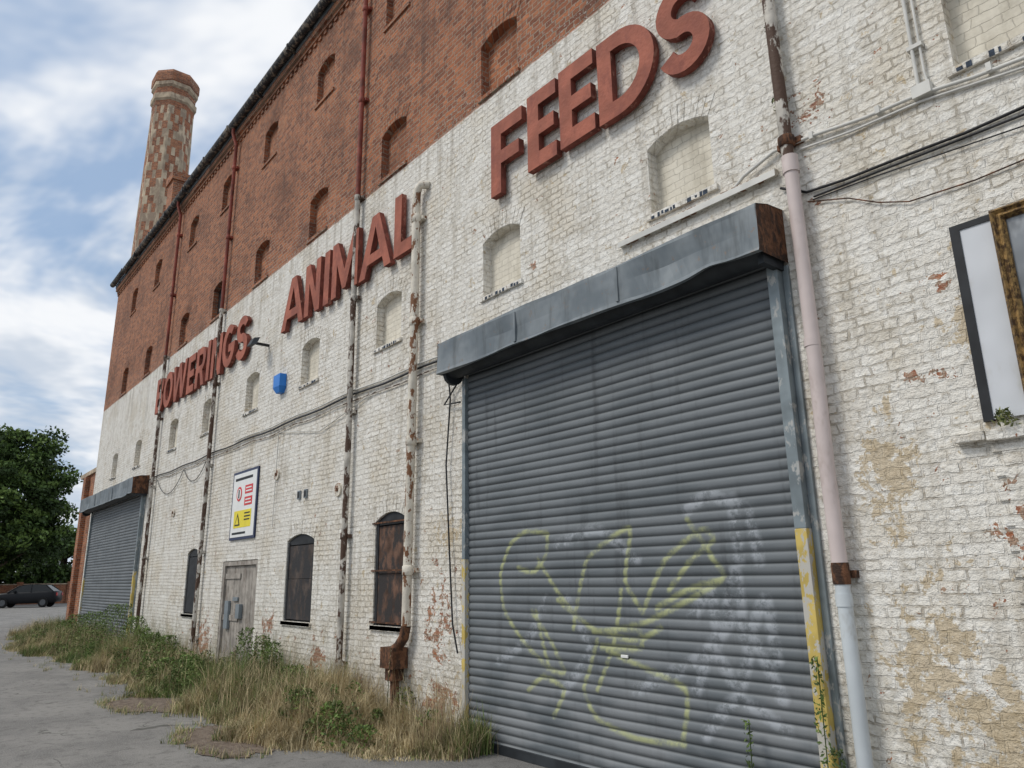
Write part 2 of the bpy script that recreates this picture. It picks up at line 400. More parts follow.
# ------------------------------------------------------------ letters
def arc(cx_,cz,rx,rz,a0,a1,n=20): 
    return [(cx_+rx*math.cos(math.radians(a0+(a1-a0)*i/n)),cz+rz*math.sin(math.radians(a0+(a1-a0)*i/n))) for i in range(n+1)]
def stroke(path,w):
    L=[];R=[];n=len(path)
    for i in range(n):
        p=Vector(path[i]); 
        d0=(p-Vector(path[i-1])).normalized() if i>0 else None
        d1=(Vector(path[i+1])-p).normalized() if i<n-1 else None
        if d0 is None: d=d1; sc_=1
        elif d1 is None: d=d0; sc_=1
        else:
            d=(d0+d1).normalized(); sc_=1/max(.5,d.dot(d1))
        nn=Vector((-d.y,d.x))*(w/2*sc_)
        L.append(tuple(p+nn)); R.append(tuple(p-nn))
    return L+R[::-1]
def glyph(ch,w):
    s=0.2
    if ch=='I': return [[(0,0),(w,0),(w,1),(0,1)]]
    if ch=='L': return [[(0,0),(w,0),(w,s),(s,s),(s,1),(0,1)]]
    if ch=='F': return [[(0,0),(s,0),(s,.40),(w*.9,.40),(w*.9,.58),(s,.58),(s,.81),(w,.81),(w,1),(0,1)]]
    if ch=='E': return [[(0,0),(w,0),(w,.19),(s,.19),(s,.41),(w*.92,.41),(w*.92,.59),(s,.59),(s,.81),(w,.81),(w,1),(0,1)]]
    if ch=='N': return [[(0,0),(s*.9,0),(s*.9,.62),(w-s*.9,0),(w,0),(w,1),(w-s*.9,1),(w-s*.9,.38),(s*.9,1),(0,1)]]
    if ch=='M': return [[(0,0),(s*.9,0),(s*.9,.6),(w/2-.06,.08),(w/2+.06,.08),(w-s*.9,.6),(w-s*.9,0),(w,0),(w,1),(w-s*.95,1),(w/2,.42),(s*.95,1),(0,1)]]
    if ch=='W': return [[(w*.18,0),(w*.34,0),(w*.5,.62),(w*.66,0),(w*.82,0),(w,1),(w-.19,1),(w*.735,.33),(w*.575,1),(w*.425,1),(w*.265,.33),(.19,1),(0,1)]]
    if ch=='A':
        return [[(0,0),(.2,0),(.2+ (w/2-.2)*.22,.2),(w-.2-(w/2-.2)*.22,.2),(w-.2,0),(w,0),(w/2+.11,1),(w/2-.11,1)],
                [(w/2-.155,.36),(w/2+.155,.36),(w/2,.80)]]
    if ch=='O': return [arc(w/2,.5,w/2,.5,0,360,32)[:-1],arc(w/2,.5,w/2-.19,.31,0,360,32)[:-1]]
    if ch=='D': return [[(0,0)]+arc(w-.5 if w>.5 else 0.05,.5,min(.5,w-.05),.5,-90,90,20)+[(0,1)],
                        [(s,.19)]+arc(w-.5 if w>.5 else 0.05,.5,min(.5,w-.05)-.19,.31,-90,90,20)+[(s,.81)]]
    if ch=='B': return [[(0,0)]+arc(w-.28,.28,.28,.28,-90,60,12)+arc(w-.29,.745,.255,.255,-50,90,12)+[(0,1)],
                        [(s,.17)]+arc(w-.28,.285,.11,.115,-90,90,8)+[(s,.40)],[(s,.60)]+arc(w-.29,.715,.10,.115,-90,90,8)+[(s,.83)]]
    if ch=='R': return [[(0,0),(s,0),(s,.36),(w*.48,.36),(w-.22,0),(w,0),(w-.2,.40)]+arc(w-.29,.70,.29,.30,-55,90,14)+[(0,1)],
                        [(s,.54)]+arc(w-.29,.68,.11,.14,-90,90,8)+[(s,.82)]]
    if ch=='G':
        p=arc(w/2,.5,w/2-.095,.405,50,350,28)
        p=p[:-1]+[(w-.1,.44),(w*.5,.44)]
        return [stroke(p,.19)]
    if ch=='S':
        rr=.205
        p=arc(w/2,1-.095-rr,w/2-.095,rr,20,270,18)[:-1]+arc(w/2,.095+rr,w/2-.095,rr,90,-160,18)
        return [stroke(p,.19)]
LT=empty('wall_lettering')
LET=[('F',-6.30,-5.72),('E',-5.62,-5.14),('E',-5.08,-4.56),('D',-4.50,-3.76),('S',-3.72,-3.14),
('A',-12.62,-11.66),('N',-11.62,-11.02),('I',-10.87,-10.68),('M',-10.57,-9.68),('A',-9.62,-8.66),('L',-8.58,-8.10),
('B',-21.2,-20.55),('O',-20.48,-19.68),('W',-19.65,-18.5),('E',-18.4,-17.85),('R',-17.75,-17.08),('I',-16.95,-16.75),('N',-16.62,-15.95),('G',-15.88,-15.12),('S',-15.02,-14.38)]
for i,(ch,x0,x1) in enumerate(LET):
    LH=.95
    cu=bpy.data.curves.new('g','CURVE'); cu.dimensions='2D'; cu.fill_mode='BOTH'; cu.extrude=0.04
    for poly in glyph(ch,(x1-x0)/LH):
        sp=cu.splines.new('POLY'); sp.points.add(len(poly)-1)
        for q,(a,c) in zip(sp.points,poly): q.co=(a*LH,c*LH,0,1)
        sp.use_cyclic_u=True
    tmp=bpy.data.objects.new('tmp',cu); COL.objects.link(tmp)
    dg=bpy.context.evaluated_depsgraph_get(); me=bpy.data.meshes.new_from_object(tmp.evaluated_get(dg)); bpy.data.objects.remove(tmp)
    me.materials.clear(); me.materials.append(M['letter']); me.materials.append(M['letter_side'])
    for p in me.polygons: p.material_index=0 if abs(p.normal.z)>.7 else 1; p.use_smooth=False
    o=bpy.data.objects.new('letter_'+ch.lower(),me); COL.objects.link(o); o.parent=LT
    o.rotation_euler=(math.pi/2,random.uniform(-.012,.012),0); o.location=(x0,-0.07,6.09+random.uniform(-.02,.02))

# ------------------------------------------------------------ roller shutters
def homography(src,dst):
    A=[];B=[]
    for (x,y),(u,v) in zip(src,dst):
        A.append([x,y,1,0,0,0,-u*x,-u*y]);B.append(u);A.append([0,0,0,x,y,1,-v*x,-v*y]);B.append(v)
    return np.linalg.solve(np.array(A,float),np.array(B,float))
# graffiti tag drawn on a sheet, laid on the shutter (sheet corners -> metres on the curtain)
Hm=homography([(470,385),(782,262),(845,768),(470,752)],[(-6.86,3.91),(-2.78,4.03),(-2.75,.47),(-6.87,-.07)])
def sk(p):
    x,y=p; w=Hm[6]*x+Hm[7]*y+1; return ((Hm[0]*x+Hm[1]*y+Hm[2])/w,(Hm[3]*x+Hm[4]*y+Hm[5])/w)
YEL=[[(550,534),(528,532),(512,545),(502,575),(506,610),(524,640),(550,668)],[(550,534),(548,556),(536,572),(520,568)],[(534,612),(552,640),(566,672),(552,668),(544,640),(538,612)],
 [(540,560),(560,592),(576,612)],[(530,690),(546,676),(566,690),(556,716)],
 [(576,628),(590,560),(632,528),(628,580),(646,612)],[(560,600),(598,630),(640,640),(664,628)],
 [(646,612),(668,560),(704,530),(716,540),(694,560),(672,590)],[(604,632),(650,622),(724,580),(716,560),(690,520)],[(724,580),(690,590),(660,608)],
 [(600,640),(592,668),(586,690),(600,718),(640,738),(688,744)],[(610,650),(640,664),(688,688),(690,716),(686,744)],[(596,632),(640,628),(644,648),(604,646)],[(624,590),(618,640),(600,690)]]
WHT=[[(694,620),(712,590),(722,640),(738,572),(748,640),(768,600),(780,660)],[(700,690),(716,650),(742,690),(756,640),(786,700)],[(710,735),(740,700),(790,730)],
 [(500,660),(530,640),(548,600)],[(560,545),(600,530),(640,560)],[(690,510),(712,496),(750,512),(762,560)],[(570,600),(592,650),(566,690)],[(735,500),(742,560)],[(640,690),(700,660),(735,620)]]
def seg_d(px,pz,a,b_):
    ax,az=a;bx,bz=b_; dx,dz=bx-ax,bz-az; L=dx*dx+dz*dz+1e-9
    t=np.clip(((px-ax)*dx+(pz-az)*dz)/L,0,1); return np.hypot(px-ax-t*dx,pz-az-t*dz)
def smooth_path(p,tens=.6):
    out=[]; P=[p[0]]+p+[p[-1]]
    for i in range(1,len(P)-2):
        for j in range(5):
            t=j/5; a=[]
            for c in (0,1):
                p1,p2=P[i][c],P[i+1][c]; m1=(P[i+1][c]-P[i-1][c])*.5*tens; m2=(P[i+2][c]-P[i][c])*.5*tens
                a.append((2*t**3-3*t*t+1)*p1+(t**3-2*t*t+t)*m1+(-2*t**3+3*t*t)*p2+(t**3-t*t)*m2)
            out.append(tuple(a))
    out.append(p[-1]); return out
def mat_shutter():
    k=NT('shutter_steel'); p=k.pos(); sp=k.n('ShaderNodeSeparateXYZ',{0:p}); z=sp.outputs[2]
    n=k.noise(k.vscale(p,1,1,3),1.2,3,0.6)
    c=k.mix(k.ramp(n,.3,.7),(0.118,0.134,0.145),(0.18,0.197,0.21))
    rowv=k.n('ShaderNodeTexWhiteNoise'); rowv.noise_dimensions='1D'; k.set(rowv.inputs['W'],k.math('FLOOR',k.math('DIVIDE',k.math('SUBTRACT',z,.03),.083)))
    c=k.mix(k.math('MULTIPLY',rowv.outputs[0],.30),c,(0.24,0.257,0.27))
    c=k.mix(k.ramp(k.noise(k.vscale(p,9,9,.7),1,4,.6),.52,.8,0,.55),c,(0.06,0.065,0.07))
    brk=k.noise(p,9,4,.75)
    c=k.mix(k.math('MULTIPLY',k.ramp(z,1.6,.1),k.ramp(n,.4,.6,0,.6)),c,(0.27,0.28,0.29))
    at=k.n('ShaderNodeAttribute',attribute_name='paint'); s=k.n('ShaderNodeSeparateColor',{0:at.outputs[0]})
    pat=k.ramp(brk,.35,.58,.25,1)
    c=k.mix(k.math('MULTIPLY',s.outputs[1],k.math('MULTIPLY',k.ramp(brk,.38,.58),.5)),c,(0.46,0.49,0.53))
    c=k.mix(k.math('MULTIPLY',s.outputs[0],k.math('MULTIPLY',pat,.72)),c,(0.45,0.475,0.22))
    c=k.mix(k.math('MULTIPLY',s.outputs[2],.75),c,(0.035,0.039,0.042))  # blue channel: painted shade in the slat grooves, not graffiti
    return k.fin(c,k.ramp(n,.3,.7,.5,.66),.12,.3)
M['shutter']=mat_shutter()
def shutter(name,x0,x1,ztop,pitch,nx,paint,bx0,bx1,bz0,bz1,bd):
    E=empty(name)
    prof=[(0,0.0,1),(0.12,0.009,.25),(0.35,0.015,0),(0.62,0.015,0),(0.84,0.010,.1),(0.92,0.001,.95)]
    zs=[];ys=[];dk=[]
    z=0.03; r2=random.Random(3)
    while z<ztop:
        o=r2.uniform(-.002,.002)
        for t,d,k in prof: zs.append(z+t*pitch); ys.append(-0.03-d+o); dk.append(k)
        z+=pitch
    zs=np.array(zs);ys=np.array(ys);dk=np.array(dk); nz=len(zs); xs=np.linspace(x0,x1,nx)
    XX,ZZ=np.meshgrid(xs,zs); YY=np.repeat(ys[:,None],nx,1)+0.008*np.sin(XX*1.9+ZZ*.8)*np.sin(ZZ*1.3)+0.003*np.sin(XX*7)*np.sin(ZZ*3.1)
    for (ax,az,am,ar) in ((-5.2,.9,.012,.35),(-3.6,1.4,.010,.3),(-4.4,2.6,.006,.5)): YY+=am*np.exp(-(((XX-ax)/ar)**2+((ZZ-az)/ar)**2))
    V=np.stack([XX,YY,ZZ],-1).reshape(-1,3)
    ii=np.arange(nz-1)[:,None]*nx+np.arange(nx-1)[None,:]
    Q=np.stack([ii,ii+1,ii+nx+1,ii+nx],-1).reshape(-1,4)
    me=bpy.data.meshes.new('curtain'); me.from_pydata(V.tolist(),[],Q.tolist()); me.materials.append(M['shutter'])
    col=np.zeros((len(V),4),np.float32); col[:,3]=1; col[:,2]=np.repeat(dk,nx)  # blue channel holds groove shade between slats, put into the colour
    if paint:
        px,pz=V[:,0],V[:,2]
        for L,ch,w in ((YEL,0,.018),(WHT,1,.04)):
            for path in L:
                sp=smooth_path([sk(q) for q in path])
                for a,c in zip(sp[:-1],sp[1:]):
                    d=seg_d(px,pz,a,c); col[:,ch]=np.maximum(col[:,ch],np.clip(1.7-d/w,0,1))
    at=me.color_attributes.new('paint','FLOAT_COLOR','POINT'); at.data.foreach_set('color',col.ravel())
    me.polygons.foreach_set('use_smooth',[True]*len(me.polygons))
    o=bpy.data.objects.new('curtain',me); COL.objects.link(o); o.parent=E
    b=MB()
    b.box(x0-.06,x0-.0,-.09,-.001,1.9,bz0-.02,M['railgrey']); b.box(x0-.06,x0,-.091,-.001,0,1.8995,M['yellow'])
    b.box(x1,x1+.09,-.10,-.001,2.0,bz0-.02,M['railgrey']); b.box(x1,x1+.09,-.101,-.001,0,1.9995,M['yellow'])
    b.box(x1+.0905,x1+.14,-.03,-.001,0,bz0-.02,M['railgrey'])
    b.box(x0,x1,-.06,-.028,0.0,.09,M['boxdark'])
    if paint: b.box(-4.62,-4.54,-.060,-.0455,1.02,1.045,M['white'])
    b.obj('guide_rails',E,0.004)
    n=60; vs=[]; fs=[]
    prof=[(-0.001,bz1+.07),(-bd*.55,bz1+.05),(-bd,bz1-.0),(-bd-.004,bz1-.03),(-bd,(bz0+bz1)/2),(-bd,bz0+.03),(-bd-.012,bz0),(-bd+.03,bz0)]
    np_=len(prof)
    for i in range(n+1):
        x=bx0+(bx1-bx0)*i/n
        for j,(y,z) in enumerate(prof):
            dz=0.006*math.sin(x*2.3+j)+0.003*math.sin(x*6.1+j*2); dy=0.006*math.sin(x*3.1+j*1.3)+.003*math.sin(x*9+j)
            e=1 if 0<j else 0
            if j>=5: dz+= -0.02*math.exp(-((x-bx1+1.0)/.3)**2)+0.03*math.exp(-((x-bx1+.45)/.15)**2)+.012*math.exp(-((x-bx0-1.4)/.25)**2)
            if j==4: dy+=.03*math.exp(-((x-bx1+.9)/.25)**2)+.02*math.exp(-((x-bx0-1.2)/.3)**2)
            vs.append((x,y+dy*e,z+dz*e))
    for i in range(n):
        for j in range(np_-1): fs.append((i*np_+j,i*np_+j+1,(i+1)*np_+j+1,(i+1)*np_+j))
    b=MB(); b.add(vs,fs,M['boxsteel'],False)
    for (xe,mm,sg) in ((bx0,M['boxsteel'],1),(bx1,M['rust'],-1)):
        vs=[(xe+sg*.004,y*1.0,z) for y,z in prof[:7]]+[(xe+sg*.004,-.001,bz0)]
        b.add(vs,[tuple(range(8))],mm)
    for i in range(1,3):
        x=bx0+(bx1-bx0)*i/3; b.box(x,x+.03,-bd-.016,-bd+.01,bz0+.03,bz1-.03,M['boxsteel'])
    b.tube([(bx0+.05,-.2,bz0+.10),(bx1-.05,-.2,bz0+.10)],.135,M['boxdark'],18)
    b.tube([(bx0+.03,-.2,bz0+.02),(bx0+.08,-.2,bz0+.02)],.13,M['boxdark'],18)
    b.box(bx1-.08,bx1-.03,-.3,-.02,bz0-.06,bz0+.2,M['boxdark'])
    b.obj('hood',E)
    return E
shutter('roller_shutter',-6.86,-2.86,4.06,.083,420,True,-7.0,-2.72,4.0,4.38,.39)
shutter('roller_shutter',-28.2,-21.7,4.0,.083,60,False,-28.5,-21.45,4.0,4.42,.40)

# ------------------------------------------------------------ drainpipes
def collar(b,x,y,z,r,m,h=.09):
    b.tube([(x,y,z-h/2),(x,y,z-h/2+.01),(x,y,z+h/2-.01),(x,y,z+h/2)],[r*1.05,r*1.28,r*1.28,r*1.05],m)
    b.box(x-r*2.0,x+r*2.0,y+r*.6,-.001,z-.025,z+.025,m)
b=MB(); px,py=-2.56,-.10
b.tube([(px,py,1.72),(px-.006,py,2.4),(px+.004,py,3.2),(px-.0,py,4.72)],.052,M['pinkpvc'],20); b.tube([(px,py,-.02),(px+.004,py,1.0),(px,py,1.70)],.049,M['greypvc'],20)
b.tube([(px,py,1.62),(px,py,1.64),(px,py,1.74),(px,py,1.76)],[.055,.058,.058,.055],M['rust'],20)
b.tube([(px,py,4.66),(px,py,4.80)],.062,M['pinkpvc'],20); b.box(px-.075,px+.075,-.06,-.001,1.66,1.71,M['rust'])
b.tube([(px,py,3.27),(px,py,3.33)],.057,M['pinkpvc'],20)
b.tube([(px,py,1.48),(px,py,1.56)],.055,M['greypvc'],20)
b.tube([(px-.02,py+.02,4.8),(px-.03,py+.02,6.5),(px-.02,py+.02,9),(px-.02,py+.02,12.3)],.048,M['rustblack'],14)
for z in (4.95,6.7,8.5,10.3): collar(b,px-.02,py+.02,z,.05,M['rust'])
b.obj('drainpipe')
b=MB(); x=-8.00;y=-.10
b.tube([(x+.16,.0,6.98),(x+.10,y,6.97),(x+.02,y,6.93),(x,y,6.85),(x,y,5),(x-.03,y,3),(x-.06,y,1.15)],.056,M['rustwhite'],16)
b.tube([(x-.06,y,1.15),(x-.10,y,1.02),(x-.18,y-.02,.92),(x-.26,y-.02,.88)],.062,M['rust'],16)
b.box(x-.45,x-.15,y-.12,y+.09,.66,.90,M['rust']); b.box(x-.39,x-.21,y-.08,y+.07,.52,.66,M['rust'])
b.tube([(x-.30,y,.55),(x-.28,y,.3),(x-.27,y,-.02)],.055,M['rust'],14)
for z in (6.5,5.0,3.4,1.8): collar(b,x-(5-z)*.012 if z<5 else x,y,z,.056,M['rustwhite'],.12)
b.obj('drainpipe')
for (x,zt) in ((-9.8,12.25),(-16.25,12.25),(-20.75,12.25)):
    b=MB(); y=-.09
    b.tube([(x,y,7.6),(x,y,9.5),(x,y,11.8),(x,y-.1,12.1),(x,y-.1,zt)],.040,M['redpipe'],12)
    b.tube([(x,y,-.02),(x+.015,y,3.5),(x-.01,y,5.5),(x,y,7.6)],.044,M['rustblack'],12)
    for i,z in enumerate((.6,2.3,4.1,5.9,7.6,9.4,11.2)): collar(b,x,y,z,.042,M['rustblack'] if z<7.7 else M['redpipe'],.10)
    b.obj('drainpipe')

# ------------------------------------------------------------ cables / conduits
b=MB()
b.tube([( -1.62,-.03,12),(-1.62,-.03,5.0),(-1.62,-.03,4.88)],.013,M['whitecable'],8)
b.tube([(-1.57,-.025,12),(-1.57,-.025,5.0),(-1.56,-.025,4.9)],.009,M['whitecable'],8)
for z in (5.2,5.7,6.3): b.box(-1.65,-1.55,-.045,-.001,z,z+.03,M['whitecable'])
b.box(-1.66,-1.54,-.06,-.001,4.82,4.91,M['whitecable'])
b.tube([(3,-.03,4.40),(.5,-.03,4.62),(-1.0,-.03,4.76),(-1.3,-.03,4.79),(-1.63,-.03,4.85),(-2.0,-.03,4.87),(-2.4,-.03,4.93),(-2.72,-.035,4.95),(-3.0,-.04,4.86),(-3.1,-.035,4.80)],.014,M['whitecable'],8)
b.tube([(3,-.02,4.33),(.5,-.02,4.56),(-1.0,-.02,4.70),(-1.63,-.02,4.80),(-2.1,-.02,4.82),(-2.5,-.02,4.87)],.009,M['whitecable'],8)
for x in (-1.2,-1.9,-2.4): 
    z=4.85+(-1.63-x)*.105; b.box(x-.015,x+.015,-.05,-.001,z-.03,z+.03,M['whitecable'])
b.obj('wall_conduit')
b=MB()
b.tube([(3,-.02,4.2),(-1.0,-.02,4.45),(-1.4,-.02,4.44),(-1.8,-.02,4.46),(-2.2,-.02,4.47),(-2.5,-.02,4.50),(-2.7,-.03,4.62)],.011,M['blackcable'],8)
b.tube([(3,-.015,4.16),(-1.0,-.015,4.40),(-1.8,-.02,4.42),(-2.45,-.02,4.44)],.008,M['blackcable'],6)
b.tube([(3,-.015,4.05),(-1.0,-.02,4.32),(-1.5,-.02,4.36),(-2.0,-.02,4.40),(-2.46,-.02,4.42)],.005,M['blackcable'],6)
b.tube([(0,-.015,4.02),(-1.0,-.015,4.12),(-1.4,-.015,4.10),(-1.8,-.02,4.12),(-2.0,-.02,4.2),(-2.2,-.02,4.32),(-2.5,-.02,4.42)],.005,M['rust'],6)
b.obj('electric_cable')
b=MB()
pts=[]; x=-7.4
while x>-21.5: pts.append((x,-.03,4.36+.015*math.sin(x*3)+.01*math.sin(x*1.1))); x-=.5
b.tube(pts,.014,M['blackcable'],6)
b.tube([(a,c+.005,d-.09+.012*math.sin(a*4)) for a,c,d in pts],.009,M['rustblack'],6)
b.tube([(a,c+.005,d+.06) for a,c,d in pts[:16]],.012,M['whitecable'],6)
b.tube([(-7.25,-.05,4.0),(-7.22,-.05,3.8),(-7.3,-.05,3.0),(-7.22,-.05,2.0),(-7.15,-.05,1.2),(-7.05,-.05,.9)],.010,M['blackcable'],6)
b.tube([(-7.05,-.04,4.0),(-7.35,-.05,3.75),(-7.0,-.06,3.72)],.012,M['blackcable'],6)
b.tube([(-9.1,-.03,4.3),(-10.9,-.03,4.0),(-12.6,-.03,4.25),(-12.62,-.03,2.6)],.008,M['whitecable'],6)
def sag(x0,x1,z,s,n=8): return [(x0+(x1-x0)*i/n,-.03,z-s*4*(i/n)*(1-i/n)) for i in range(n+1)]
b.tube(sag(-16.6,-18.2,4.25,.35)+sag(-18.25,-20.5,4.25,.45),.008,M['blackcable'],6)
b.obj('electric_cable')
b=MB(); b.box(-4.4,-2.72,-.05,-.001,4.75,4.80,M['rustwhite']); b.box(-4.4,-2.72,-.056,-.0505,4.735,4.79,M['whitecable']); b.obj('timber_ledge')

b=MB()
for (x,z) in ((-11.6,3.05),(-11.35,3.05)): b.box(x-.05,x+.05,-.03,-.001,z-.07,z+.07,M['greybox']); b.box(x-.035,x+.035,-.035,-.031,z-.05,z+.05,M['blackpaint'])
for (x,z) in ((-10.2,3.0),(-12.6,3.5),(-18.8,3.3)):
    b.tube([(x,-.03,z),(x,-.0,z)],.10,M['rustwhite'],18); b.tube([(x,-.045,z),(x,-.031,z)],.03,M['rust'],10)
b.obj('wall_vents')
b=MB(); x=-12.6; b.box(x-.17,x+.13,-.13,-.001,5.06,5.30,M['blue']); 
b.add([(x-.17,-.13,5.06),(x+.13,-.13,5.06),(x+.06,-.09,4.96),(x-.10,-.09,4.96),(x-.17,-.001,5.06),(x+.13,-.001,5.06),(x+.06,-.001,4.96),(x-.10,-.001,4.96)],[(0,3,2,1),(0,4,7,3),(1,2,6,5),(3,7,6,2)],M['blue'])
b.obj('alarm_box',None,.01)
b=MB(); x=-13.45; b.box(x-.03,x+.03,-.25,-.001,6.06,6.10,M['blackpaint']); 
b.add([(x-.15,-.28,6.04),(x+.12,-.28,6.04),(x+.12,-.22,6.18),(x-.15,-.22,6.18),(x-.12,-.38,6.02),(x+.08,-.38,6.02),(x+.08,-.32,6.16),(x-.12,-.32,6.16)],[(0,1,2,3),(4,7,6,5),(0,4,5,1),(1,5,6,2),(2,6,7,3),(3,7,4,0)],M['boxdark'])
b.obj('flood_light')
b=MB(); x0,x1,z0,z1=-14.75,-13.45,2.46,3.76; y=-.03
b.box(x0,x1,y,-.001,z0,z1,M['signnavy']); b.box(x0+.05,x1-.05,y-.004,y-.0005,z0+.05,z1-.05,M['white'])
def tile(a0,a1,c0,c1,m,yy): b.box(a0,a1,yy,y-.0045,c0,c1,m)
tile(-14.05,-13.66,3.30,3.46,M['signred'],y-.008); tile(-14.05,-13.66,3.08,3.24,M['signred'],y-.008); tile(-14.55,-13.66,2.68,3.0,M['signyel'],y-.008)
for z in (3.32,):
    b.tube([(-14.35,y-.009,z),(-14.35,y-.0048,z)],.14,M['signred'],20); b.tube([(-14.35,y-.012,z),(-14.35,y-.0095,z)],.10,M['white'],20)
    b.box(-14.38,-14.32,y-.014,y-.0125,z-.08,z+.08,M['blackpaint'])
b.add([(-14.48,y-.012,2.72),(-14.20,y-.012,2.72),(-14.34,y-.012,2.96)],[(0,1,2)],M['blackpaint'])
b.add([(-14.43,y-.015,2.745),(-14.25,y-.015,2.745),(-14.34,y-.015,2.90)],[(0,1,2)],M['signyel'])
for j,zz in enumerate((3.42,3.20,2.95)):
    for i in range(2 if j<2 else 3): b.box(-14.0,-13.72+.02*(i%2),y-.0105,y-.0085,zz-.06*i-.025,zz-.06*i,M['white'] if j<2 else M['blackpaint'])
b.box(-14.6,-13.9,y-.007,y-.0045,2.56,2.60,M['blackpaint']); b.box(-14.6,-13.7,y-.007,y-.0045,3.58,3.63,M['blackpaint'])
b.obj('warning_sign')
b=MB()
b.box(-1.59,-1.535,-.03,-.001,2.56,3.84,M['blackpaint']); b.box(-1.535,-0.5,-.03,-.001,3.80,3.84,M['blackpaint']); b.box(-1.535,-.5,-.022,-.001,2.57,3.80,M['board'])
b.obj('notice_board')
b=MB(); fx0,fx1,fz0,fz1=-1.345,-.35,2.66,3.84
pr=[(0,-.031),(0,-.075),(.018,-.095),(.035,-.075),(.055,-.085),(.075,-.06),(.075,-.04)]
def framering(o,y): return [(fx0+o,y,fz0+o),(fx1-o,y,fz0+o),(fx1-o,y,fz1-o),(fx0+o,y,fz1-o)]
vs=[]
for o,y in pr: vs+=framering(o,y)
fs=[]
for i in range(len(pr)-1):
    for j in range(4): fs.append((i*4+j,(i+1)*4+j,(i+1)*4+(j+1)%4,i*4+(j+1)%4))
b.add(vs,fs,M['gold']); b.box(fx0+.074,fx1-.074,-.045,-.035,fz0+.074,fz1-.074,M['picture'])
b.box(fx0+.001,fx1-.001,-.034,-.0305,fz0+.001,fz1-.001,M['gold'])
b.obj('picture_frame')
b=MB(); x=-1.76
while x<1:
    w=random.uniform(.10,.24); b.box(x,x+w-.008,-.05-random.random()*.035,-.001,2.43+random.random()*.02,2.49+random.random()*.02,M['facade'] if random.random()<.6 else M['doorwood']); x+=w
b.obj('stone_ledge',None,.006)

# ------------------------------------------------------------ ground
def mat_asphalt():
    k=NT('asphalt'); p=k.pos()
    a=k.noise(p,0.9,4,.65); f=k.noise(p,70,1,.7); m=k.noise(p,7,4,.7)
    c=k.mix(k.ramp(a,.35,.65),(0.13,0.126,0.12),(0.22,0.212,0.198))
    c=k.mix(k.ramp(f,.35,.7,0,.6),c,(0.32,0.31,0.295)); c=k.mix(k.ramp(m,.50,.66,0,.55),c,(0.10,0.096,0.09))
    wv=k.n('ShaderNodeVectorMath',operation='ADD'); k.set(wv.inputs[0],p)
    nn=k.n('ShaderNodeTexNoise'); k.set(nn.inputs['Vector'],p); nn.inputs['Scale'].default_value=1.3; nn.inputs['Detail'].default_value=4
    k.set(wv.inputs[1],k.vscale(nn.outputs[1],1.6,1.6,0))
    vo=k.n('ShaderNodeTexVoronoi',feature='DISTANCE_TO_EDGE'); k.set(vo.inputs['Vector'],wv.outputs[0]); vo.inputs['Scale'].default_value=.45
    cr=k.math('MULTIPLY',k.ramp(vo.outputs[0],0.0,.010,1,0),k.ramp(a,.46,.58))
    c=k.mix(k.math('MULTIPLY',cr,.7),c,(0.04,0.04,0.032))
    k.bump(k.math('MULTIPLY_ADD',m,.5,f),0.006,.8)
    return k.fin(c,.85)
M['asphalt']=mat_asphalt()
M['soil']=simple('soil',(0.12,0.095,0.06),.95,var=.4,scale=8,col2=(0.24,0.19,0.11),bump=.02)
def mat_patch():
    k=NT('worn_patch'); p=k.pos(); a=k.noise(p,9,4,.75); f=k.noise(p,60,2)
    c=k.mix(k.ramp(a,.4,.6),(0.20,0.155,0.12),(0.115,0.083,0.063)); c=k.mix(k.ramp(f,.4,.7,0,.5),c,(.26,.23,.19))
    k.bump(k.math('ADD',a,f),.015,1); return k.fin(c,.95)
M['patch']=mat_patch()
b=MB(); b.add([(-400,-300,0),(300,-300,0),(300,300,0),(-400,300,0)],[(0,1,2,3)],M['asphalt']); b.obj('ground')
EX=[-33,-27,-24.5,-21,-17,-13.8,-11,-9.3,-8.2,-7.3,-6.9,-6.2]; EY=[1.0,1.6,2.0,1.5,1.35,1.45,1.4,1.5,1.4,1.15,.75,.2]
def edge(x): return np.interp(x,EX,EY)
def poly_sheet(name,pts,z,m):
    b=MB(); b.add([(x,y,z) for x,y in pts],[tuple(range(len(pts)))],m); return b.obj(name)
top=[]; x=-33
while x<-6.95: top.append((x,-float(edge(x))*.92+.10*math.sin(x*3.3)+.06*math.sin(x*8.1)+.04*math.sin(x*19))); x+=.08
b=MB()
vs=[];n=len(top)
for (x,y) in top: vs+=[(x,y,.004),(x,-.0,.03)]
b.add(vs,[(2*i,2*i+2,2*i+3,2*i+1) for i in range(n-1)],M['soil']); b.obj('soil_verge')
def blob(cx_,cy_,rx,ry,n=70):
    return [(cx_+rx*math.cos(t)*(1+.14*math.sin(3*t+cx_)+.07*math.sin(7*t)+.05*math.sin(13*t)+.03*math.sin(29*t)),cy_+ry*math.sin(t)*(1+.1*math.sin(5*t)+.05*math.sin(11*t)+.04*math.sin(23*t))) for t in [2*math.pi*i/n for i in range(n)]]
PATCH=[(-8.9,-1.80,.95,.50),(-12.3,-1.9,.85,.45)]
for q in PATCH: poly_sheet('worn_ground_patch',blob(*q),.008,M['patch'])
poly_sheet('gravel_path',[(-80,-9),(-26,-4.6),(-24.3,-4.2),(-24.5,-3.0),(-30,-2.4),(-80,-1.2)],.004,simple('pale_path',(0.23,0.215,0.195),.9,var=.15,scale=3,bump=.01))

